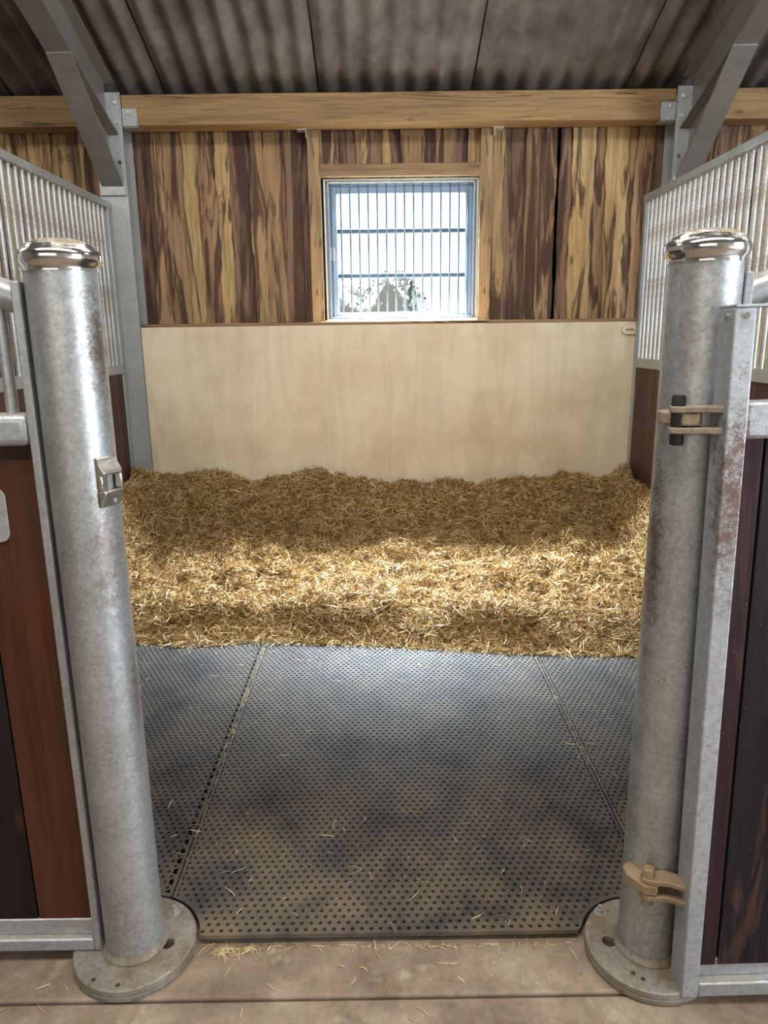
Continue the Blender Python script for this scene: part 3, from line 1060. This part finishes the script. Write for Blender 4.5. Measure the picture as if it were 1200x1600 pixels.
for i, c_ in enumerate((RED, BLK, RED, BLK, BLK, RED, BLK, RED)):
    w_ = 0.1355
    bd.box(max(xs - w_ + 0.002, -1.72), xs - (0.002 if i else 0), 1.488, 1.516, 0.105, 1.262, c_ + (0.0,))
    xs -= w_
    if xs < -1.70:
        break
bd.box(-1.72, LX - 0.0185, 1.497, 1.507, 0.105, 1.262, (0.008, 0.006, 0.006, 0))
bd.box(-1.72, LX - 0.0185, 1.4865, 1.517, 1.240, 1.268, (0.030, 0.012, 0.010, 0))  # dark strip under the middle rail, its shadow put into the colour
bd.build('boarding', M_FRONTBOARD, fl, 0.0015, smooth=False)
for k in range(8):
    x = -0.752 - k * 0.12
    t_ = (LX - 0.012 - x) / 1.0
    s = t_ * t_ * (3 - 2 * t_)
    z = 1.556 + 0.52 * (0.35 * s + 0.65 * t_)
    MB().tube([(x, 1.500, 1.330), (x, 1.500, z)], 0.0125, 14).build('bar', M_GALV, fl)
# recessed latch plate with rounded corners
pts = []
for cx_, cz_, a0 in ((-0.805, 1.160, 0), (-0.855, 1.160, 90), (-0.855, 1.084, 180), (-0.805, 1.084, 270)):
    for k in range(7):
        a = R(a0 + 15 * k)
        pts.append((cx_ + 0.020 * math.cos(a), 1.4880, cz_ + 0.020 * math.sin(a)))
MB().prism(pts, (0, -0.004, 0)).build('latch_plate', M_GALV, fl, 0.001)

fr2 = thing('front_panel', (1.2, 1.49, 0.03), 'fixed stall front with curved top tube behind the open door', 'panel')
RX = 0.7035
MB().box(RX, RX + 0.017, 1.452, 1.512, 0.035, 1.590).build('post_strip', M_GALV, fr2, 0.003)
MB().box(1.72, 1.76, 1.452, 1.512, 0.035, 2.10).build('end_stile', M_GALV, fr2, 0.003)
mbt = MB()
pts = []
for i in range(25):
    t_ = i / 24
    s = t_ * t_ * (3 - 2 * t_)
    pts.append((RX + 0.012 + t_, 1.482, 1.548 + 0.52 * (0.35 * s + 0.65 * t_)))
mbt.tube(pts, 0.030, 20)
mbt.build('top_tube', M_GALV, fr2)
MB().box(RX + 0.017, 1.72, 1.452, 1.512, 1.268, 1.334).build('middle_rail', M_GALV, fr2, 0.016, seg=3)
MB().box(RX + 0.017, 1.72, 1.452, 1.512, 0.035, 0.090).build('bottom_rail', M_GALV, fr2, 0.004)
bd = MB()
xs = RX + 0.017
i = 0
while xs < 1.715:
    w_ = min(0.1355, 1.72 - xs)
    bd.box(xs + 0.002, xs + w_ - 0.002, 1.468, 1.496, 0.09, 1.268, (RED if i % 2 else BLK) + (0.0,))
    xs += w_
    i += 1
bd.box(RX + 0.017, 1.72, 1.478, 1.488, 0.09, 1.268, (0.008, 0.006, 0.006, 0))
bd.build('boarding', M_FRONTBOARD, fr2, smooth=False)

# ------------------------------------------------------------------ rubber mats with moulded pits
ZT, ZP = 0.028, 0.006
SPX = 0.0236
SPY = SPX * math.sqrt(3) / 2


def mat_mesh(x0, x1, y0, y1, ypit, label, notches):
    """hexagon cells with a pit in each, flat beyond ypit where the bedding lies"""
    nx = int(round((x1 - x0 - 0.01) / SPX))
    ny = int((ypit - y0 - 0.006) / SPY)
    jx, iy = np.meshgrid(np.arange(nx), np.arange(ny))
    cx = x0 + 0.012 + jx * SPX + (iy % 2) * SPX * 0.5
    cy = y0 + 0.014 + iy * SPY
    cx, cy = cx.ravel(), cy.ravel()
    keep = cx < x1 - 0.010
    for (px, py, pr) in notches:
        keep &= np.hypot(cx - px, cy - py) > pr
    cx, cy = cx[keep], cy[keep]
    n = len(cx)
    a = np.radians(30 + 60 * np.arange(6))
    rng = np.random.default_rng(3)
    Ro = SPX / math.sqrt(3)
    rp_ = 0.0060
    out = np.stack([cx[:, None] + Ro * np.cos(a), cy[:, None] + Ro * np.sin(a), np.full((n, 6), ZT)], -1)
    top = np.stack([cx[:, None] + rp_ * np.cos(a), cy[:, None] + rp_ * np.sin(a), np.full((n, 6), ZT)], -1)
    bot = np.stack([cx[:, None] + rp_ * 0.8 * np.cos(a), cy[:, None] + rp_ * 0.8 * np.sin(a), np.full((n, 6), ZP)], -1)
    out[..., 0] = np.clip(out[..., 0], x0, x1)
    out[..., 1] = np.clip(out[..., 1], y0, None)
    for (px, py, pr) in notches:
        for arr in (out, top, bot):
            dx, dy = arr[..., 0] - px, arr[..., 1] - py
            d = np.hypot(dx, dy)
            f = np.maximum(1.0, pr / np.maximum(d, 1e-6))
            arr[..., 0] = px + dx * f
            arr[..., 1] = py + dy * f
    V = np.concatenate([out, top, bot], 1).reshape(-1, 3)
    base = (np.arange(n) * 18)[:, None, None]
    k = np.arange(6)
    k2 = (k + 1) % 6
    q1 = np.stack([k, k2, 6 + k2, 6 + k], -1)
    q2 = np.stack([6 + k, 6 + k2, 12 + k2, 12 + k], -1)
    Q = (base + np.concatenate([q1, q2], 0)[None]).reshape(-1, 4)
    H = ((np.arange(n) * 18)[:, None] + 12 + k[None]).reshape(-1, 6)
    faces = np.concatenate([Q.ravel(), H.ravel()])
    npf = np.concatenate([np.full(len(Q), 4), np.full(len(H), 6)])
    # body below the moulded skin, rim strips, flat rear
    ex, ef, en = [], [], []
    b0 = len(V)

    def bx_(xa, xb, ya, yb, za, zb):
        o_ = b0 + len(ex)
        for z in (za, zb):
            for y in (ya, yb):
                for x in (xa, xb):
                    ex.append((x, y, z))
        for q in ((0, 2, 3, 1), (4, 5, 7, 6), (0, 1, 5, 4), (2, 6, 7, 3), (0, 4, 6, 2), (1, 3, 7, 5)):
            ef.extend([o_ + i for i in q]); en.append(4)
    ye = y0 + 0.014 + (ny - 1) * SPY
    ys_ = max([q[1] + q[2] * 0.98 for q in notches if x0 < q[0] < x1 or abs(q[0] - x0) < 0.16 or abs(q[0] - x1) < 0.16] + [y0])
    zs_t = ZT - 0.0004
    for xa_, xb_ in ((x0, x0 + 0.008), (x1 - 0.008, x1)):      # cut side edges
        o_y = ys_ if any(abs(q[0] - (xa_ + xb_) / 2) < q[2] for q in notches) else y0
        bx_(xa_, xb_, o_y, ye, 0.001, zs_t)
    bx_(x0, x1, ye + 0.004, y1, 0.001, ZT)
    if notches:
        px, py, pr = notches[0]
        s = 1 if px < (x0 + x1) / 2 else -1
        # body set back clear of the round base plates
        yn = max(q[1] + q[2] for q in notches)
        bx_(x0, x1, yn, ye + 0.004, 0.001, ZP - 0.001)
        xa = max([q[0] + q[2] for q in notches if q[0] < (x0 + x1) / 2] + [x0])
        xb = min([q[0] - q[2] for q in notches if q[0] > (x0 + x1) / 2] + [x1])
        if xb > xa:
            bx_(xa, xb, y0 + 0.008, yn, 0.001, ZP - 0.001)
            bx_(xa, xb, y0 - 0.0005, y0 + 0.008, ZT - 0.012, ZT - 0.0004)
        for (px, py, pr) in notches:      # curved edge round the plate
            for i in range(64):
                a0_, a1_ = 2 * math.pi * i / 64, 2 * math.pi * (i + 1) / 64
                p0 = (px + pr * math.cos(a0_), py + pr * math.sin(a0_)); p1 = (px + pr * math.cos(a1_), py + pr * math.sin(a1_))
                if min(p0[0], p1[0]) < x0 or max(p0[0], p1[0]) > x1 or min(p0[1], p1[1]) < y0:
                    continue
                o_ = b0 + len(ex)
                for p in (p0, p1):
                    for z in (0.001, ZT):
                        ex.append((p[0], p[1], z))
                ef.extend([o_, o_ + 1, o_ + 3, o_ + 2]); en.append(4)
                for p in (p0, p1):
                    ex.append((px + (p[0] - px) * (pr + 0.012) / pr, py + (p[1] - py) * (pr + 0.012) / pr, ZT - 0.0004))
                ef.extend([o_ + 1, o_ + 4, o_ + 5, o_ + 3]); en.append(4)
    V = np.concatenate([V, np.array(ex)]) if ex else V
    faces = np.concatenate([faces, np.array(ef, int)])
    npf = np.concatenate([npf, np.array(en, int)])
    V = V - np.array([(x0 + x1) / 2, y0, 0.0])
    o = mesh_np('rubber_mat', V, faces, npf, M_RUBBER)
    o.location = ((x0 + x1) / 2, y0, 0.0005)
    tag(o, label, 'mat', 'rubber floor mats')
    return o


NL, NR = (-0.622, 1.500, 0.154), (0.632, 1.470, 0.154)
mat_mesh(-0.571, 0.706, 1.516, 3.62, 3.46, 'wide middle black rubber mat in the doorway with pitted surface', [NL, NR])
mat_mesh(-1.765, -0.576, 1.545, 3.62, 3.56, 'black pitted rubber mat on the left behind the left gate post', [NL])
mat_mesh(0.711, 1.765, 1.530, 3.62, 3.30, 'black pitted rubber mat on the right behind the right gate post', [NR])

# ------------------------------------------------------------------ straw bed


def vnoise(x, y, seed):
    xi, yi = np.floor(x).astype(np.int64), np.floor(y).astype(np.int64)
    fx, fy = x - xi, y - yi
    fx, fy = fx * fx * (3 - 2 * fx), fy * fy * (3 - 2 * fy)

    def h(a, b_):
        n_ = (a * 374761393 + b_ * 668265263 + seed * 1442695041) & 0xFFFFFFFF
        n_ = ((n_ ^ (n_ >> 13)) * 1274126177) & 0xFFFFFFFF
        return ((n_ ^ (n_ >> 16)) & 0xFFFF) / 65535.0
    return (h(xi, yi) * (1 - fx) + h(xi + 1, yi) * fx) * (1 - fy) + (h(xi, yi + 1) * (1 - fx) + h(xi + 1, yi + 1) * fx) * fy


def fbm(x, y, s, oct_=4, seed=0):
    v_, a_, t_ = 0, 1.0, 0
    for i in range(oct_):
        v_ = v_ + a_ * vnoise(x * s * 2 ** i + 13.7 * i, y * s * 2 ** i + 7.1 * i, seed + i)
        t_ += a_
        a_ *= 0.52
    return v_ / t_


def sstep(a, b_, x):
    t_ = np.clip((x - a) / (b_ - a), 0, 1)
    return t_ * t_ * (3 - 2 * t_)


XL, XR, YBK = -1.766, 1.766, 5.195


def edge_y(x):
    return np.interp(x, [-1.8, -1.23, -0.93, -0.6, 0.0, 0.6, 1.19, 1.8], [3.40, 3.35, 3.28, 3.325, 3.265, 3.16, 3.105, 3.08])


def straw_h(x, y):
    d = y - (edge_y(x) + 0.05 * (fbm(x, y, 5.0, 3, 50) - 0.5))
    n1 = fbm(x, y, 3.0, 4, 1) - 0.5
    n2 = fbm(x, y, 10.0, 4, 9) - 0.5
    rim = 0.030 * np.exp(-((d - 0.20) / 0.13) ** 2)
    h = sstep(-0.02, 0.22, d) * (0.080 + rim + 0.13 * n1 + 0.14 * n2) + 0.010 * sstep(-0.06, 0.05, d)
    h = h + 0.04 * sstep(0.2, 1.6, d)
    topz = np.interp(x, [-1.8, -1.65, -1.3, -1.1, -0.9, -0.44, -0.2, 0.1, 0.25, 0.6, 0.95, 1.3, 1.66, 1.78],
                     [0.54, 0.50, 0.455, 0.475, 0.44, 0.475, 0.445, 0.42, 0.41, 0.415, 0.405, 0.425, 0.43, 0.53])
    foot = 4.74 + 0.10 * (fbm(x, y * 0 + 3, 2.0, 2, 31) - 0.5)
    bk = sstep(0.0, 1.0, (y - foot) / (5.10 - foot))
    lumps = 0.13 * (fbm(x * 0.8 + y * 0.6, y * 0.8 - x * 0.6, 4.3, 4, 77) - 0.5) + 0.07 * (fbm(x, y, 14.0, 3, 97) - 0.5)
    h = h * (1 - bk) + (topz + lumps * (0.4 + bk * 0.6)) * bk
    sl = sstep(0.50, 0.03, x - XL) * sstep(3.5, 4.5, y)
    sr = sstep(0.42, 0.03, XR - x) * sstep(3.4, 4.4, y)
    side_l = (0.47 + lumps) * sl
    side_r = (0.44 + lumps) * sr
    return np.maximum(np.maximum(h, side_l), np.maximum(side_r, 0.0)) + 0.028


def strands(n, x, y, z, nrm, lmin, lmax, rmin, rmax, tilt, rng, flatten=0.0):
    """thin bent stalks: 4 rings of 3 vertices each"""
    az = rng.uniform(0, 2 * np.pi, n)
    t = np.stack([np.cos(az), np.sin(az), np.zeros(n)], -1)
    t -= nrm * np.sum(t * nrm, 1, keepdims=True)
    t /= np.linalg.norm(t, axis=1, keepdims=True)
    el = rng.normal(0, tilt, n)
    t = t * np.cos(el)[:, None] + nrm * np.sin(el)[:, None]
    s = np.cross(nrm, t)
    s /= np.maximum(np.linalg.norm(s, axis=1, keepdims=True), 1e-6)
    u = np.cross(t, s)
    ln = lmin + (lmax - lmin) * rng.random(n) ** 1.8
    rd = rng.uniform(rmin, rmax, n)
    bend = rng.normal(0, 0.08, n) * ln
    bend2 = rng.normal(0, 0.06, n) * ln
    c = np.stack([x, y, z], -1)
    P_ = []
    for f in (-0.5, -0.17, 0.17, 0.5):
        q = (0.25 - f * f) * 4
        P_.append(c + t * (ln * f)[:, None] + s * (bend * q)[:, None] + u * (bend2 * q)[:, None])
    V = np.zeros((n, 4, 3, 3), np.float32)
    for i in range(4):
        w_ = rd * (0.75 if i in (0, 3) else 1.0)
        for k in range(3):
            a_ = 2 * np.pi * k / 3
            V[:, i, k] = P_[i] + s * (w_ * math.cos(a_))[:, None] + u * (w_ * math.sin(a_))[:, None]
    k = np.arange(3); k2 = (k + 1) % 3
    quads = np.concatenate([np.stack([3 * i + k, 3 * i + k2, 3 * i + 3 + k2, 3 * i + 3 + k], -1) for i in range(3)], 0)
    F = ((np.arange(n) * 12)[:, None, None] + quads[None]).reshape(-1)
    return V.reshape(-1, 3), F, np.full(n * 9, 4)


rng = np.random.default_rng(11)
bed = thing('straw_bed', (0.0, 4.2, 0.03), 'deep golden straw bedding banked up along the back of the stall', 'straw')
bed['kind'] = 'stuff'
NXg, NYg = 300, 190
gx, gy = np.meshgrid(np.linspace(XL, XR, NXg), np.linspace(3.02, YBK, NYg))
gz = np.maximum(straw_h(gx, gy) - 0.018, 0.0292)
V = np.stack([gx - 0.0, gy - 4.2, gz - 0.03], -1).reshape(-1, 3)
ii, jj = np.meshgrid(np.arange(NXg - 1), np.arange(NYg - 1))
a = (jj * NXg + ii).ravel()
F = np.stack([a, a + 1, a + NXg + 1, a + NXg], -1)
fy_ = gy.reshape(-1)[F].mean(1)
fx_ = gx.reshape(-1)[F].mean(1)
keepf = fy_ > edge_y(fx_) - 0.005
F = F[keepf]
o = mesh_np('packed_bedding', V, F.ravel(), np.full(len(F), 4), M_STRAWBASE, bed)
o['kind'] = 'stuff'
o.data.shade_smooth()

NS = 170000
x = rng.uniform(XL + 0.01, XR - 0.01, NS)
d = rng.uniform(-0.03, 2.1, NS)
y = edge_y(x) + d
ok = y < YBK - 0.01
x, y = x[ok], y[ok]
# more stalks on the banks, whose faces are longer than their plan
xe = rng.uniform(XL + 0.01, XR - 0.01, 45000); yy = rng.uniform(4.70, YBK - 0.01, 45000)
x = np.concatenate([x, xe]); y = np.concatenate([y, yy])
e = 0.012
z = straw_h(x, y)
nz = np.stack([-(straw_h(x + e, y) - straw_h(x - e, y)) / (2 * e), -(straw_h(x, y + e) - straw_h(x, y - e)) / (2 * e), np.ones_like(x)], -1)
nz /= np.linalg.norm(nz, axis=1, keepdims=True)
lift = rng.uniform(-0.014, 0.012, len(x))
pos = np.stack([x, y, z], -1) + nz * lift[:, None]
V, F, npf = strands(len(x), pos[:, 0], pos[:, 1], pos[:, 2], nz, 0.022, 0.12, 0.0008, 0.0022, 0.34, rng)
V[:, 1] = np.minimum(V[:, 1], 5.198)
V[:, 0] = np.clip(V[:, 0], -1.768, 1.768)
V[:, 2] = np.maximum(V[:, 2], 0.0290)
V -= np.array([0, 4.2, 0.03], np.float32)
o = mesh_np('stalks', V, F, npf, M_STRAW, bed)
o['kind'] = 'stuff'

# loose straw on the mats, in the seams and on the threshold
xs_, ys_, zs_ = [], [], []


def scat(n, fx0, fx1, fy0, fy1, z):
    xs_.append(rng.uniform(fx0, fx1, n)); ys_.append(rng.uniform(fy0, fy1, n)); zs_.append(np.full(n, z))


n_ = 4500
xx = rng.uniform(-1.7, 1.7, n_)
xs_.append(xx); ys_.append(edge_y(xx) - np.abs(rng.normal(0, 0.028, n_)) + 0.012); zs_.append(rng.uniform(0.030, 0.036, n_))
n_ = 160
xx = rng.uniform(-1.6, 1.6, n_)
xs_.append(xx); ys_.append(edge_y(xx) - np.abs(rng.normal(0, 0.16, n_))); zs_.append(np.full(n_, 0.0305))
scat(150, -1.5, 1.6, 1.70, 3.1, 0.0305)
scat(60, -0.45, 0.45, 1.53, 2.0, 0.0305)
scat(60, -0.95, 0.9, 1.385, 1.50, 0.0025)
scat(34, -0.95, 0.95, 1.20, 1.35, -0.0015)
ok_ = 0
n_ = 200
ysm = 1.75 + 1.55 * rng.random(n_) ** 0.6
xs_.append(-0.5735 + rng.normal(0, 0.003, n_)); ys_.append(ysm); zs_.append(np.full(n_, 0.0275))
n_ = 70
xs_.append(0.7085 + rng.normal(0, 0.003, n_)); ys_.append(rng.uniform(2.2, 3.1, n_)); zs_.append(np.full(n_, 0.0275))
n_ = 130
xs_.append(rng.uniform(-0.46, 0.46, n_)); ys_.append(1.505 - np.abs(rng.normal(0, 0.006, n_))); zs_.append(np.full(n_, 0.003))
n_ = 80
xs_.append(-0.43 + np.abs(rng.normal(0, 0.05, n_))); ys_.append(1.500 - np.abs(rng.normal(0, 0.010, n_))); zs_.append(np.full(n_, 0.003))
lx, ly, lz = np.concatenate(xs_), np.concatenate(ys_), np.concatenate(zs_)
okm = np.ones(len(lx), bool)
for px, py in ((-0.622, 1.5), (0.632, 1.47)):
    okm &= np.hypot(lx - px, ly - py) > 0.16
okm &= ~((lx > 0.60) & (ly < 1.52)) & ~((lx < -0.66) & (ly > 1.44) & (ly < 1.54))
lx, ly, lz = lx[okm], ly[okm], lz[okm]
nn = np.tile(np.array([[0, 0, 1.0]]), (len(lx), 1))
V, F, npf = strands(len(lx), lx, ly, lz, nn, 0.006, 0.05, 0.0005, 0.0012, 0.02, rng)
o = mesh_np('loose_straw', V, F, npf, M_LOOSE)
tag(o, 'scattered loose straw bits on the rubber mats and concrete threshold', 'straw', kind='stuff')

# ------------------------------------------------------------------ outside the window
g = MB().box(-60, 60, 5.80, 120, -0.35, -0.25).build('ground', M_GRASS)
struct(g)


def bush(name, cx, cy, rx, ry, h, n, seed, label):
    rg_ = np.random.default_rng(seed)
    t = thing(name, (cx, cy, -0.25), label, 'hedge')
    core = MB()
    bmesh.ops.create_icosphere(core.bm, subdivisions=4, radius=1.0)
    from mathutils import noise as mnoise
    for v_ in core.bm.verts:
        k_ = 0.94 + 0.12 * mnoise.noise(v_.co * 2.2 + Vector((seed, 0, 0))) + 0.10 * mnoise.noise(v_.co * 6.0 + Vector((0, seed, 0)))
        v_.co = Vector((cx + v_.co.x * rx * k_, cy + v_.co.y * ry * k_, -0.25 + h * 0.5 + v_.co.z * h * 0.5 * k_))
    core.build('foliage', M_LEAF, t)
    p = rg_.normal(0, 1, (n, 3)); p /= np.linalg.norm(p, axis=1, keepdims=True)
    p *= rg_.uniform(0.86, 1.0, (n, 1))
    c = np.stack([p[:, 0] * rx, p[:, 1] * ry, h * 0.5 + p[:, 2] * h * 0.5], -1)
    c[:, 2] = np.maximum(c[:, 2], 0.02)
    a_ = rg_.normal(0, 1, (n, 3)); a_ /= np.linalg.norm(a_, axis=1, keepdims=True)
    b_ = np.cross(a_, rg_.normal(0, 1, (n, 3))); b_ /= np.linalg.norm(b_, axis=1, keepdims=True)
    s = rg_.uniform(0.03, 0.06, (n, 1))
    V_ = np.stack([c - a_ * s, c + b_ * s * 0.5, c + a_ * s, c - b_ * s * 0.5], 1).reshape(-1, 3)
    lf = mesh_np('leaves', V_, np.arange(4 * n), np.full(n, 4), M_LEAF, t)
    lf['kind'] = 'stuff'


bush('hedge', -1.5, 16.0, 2.3, 0.9, 2.95, 3500, 3, 'pale low hedge outside seen through the lower left of the window')
bush('shrub', 0.30, 14.6, 0.80, 0.7, 2.95, 2500, 8, 'rounded shrub outside seen through the bottom middle of the window')
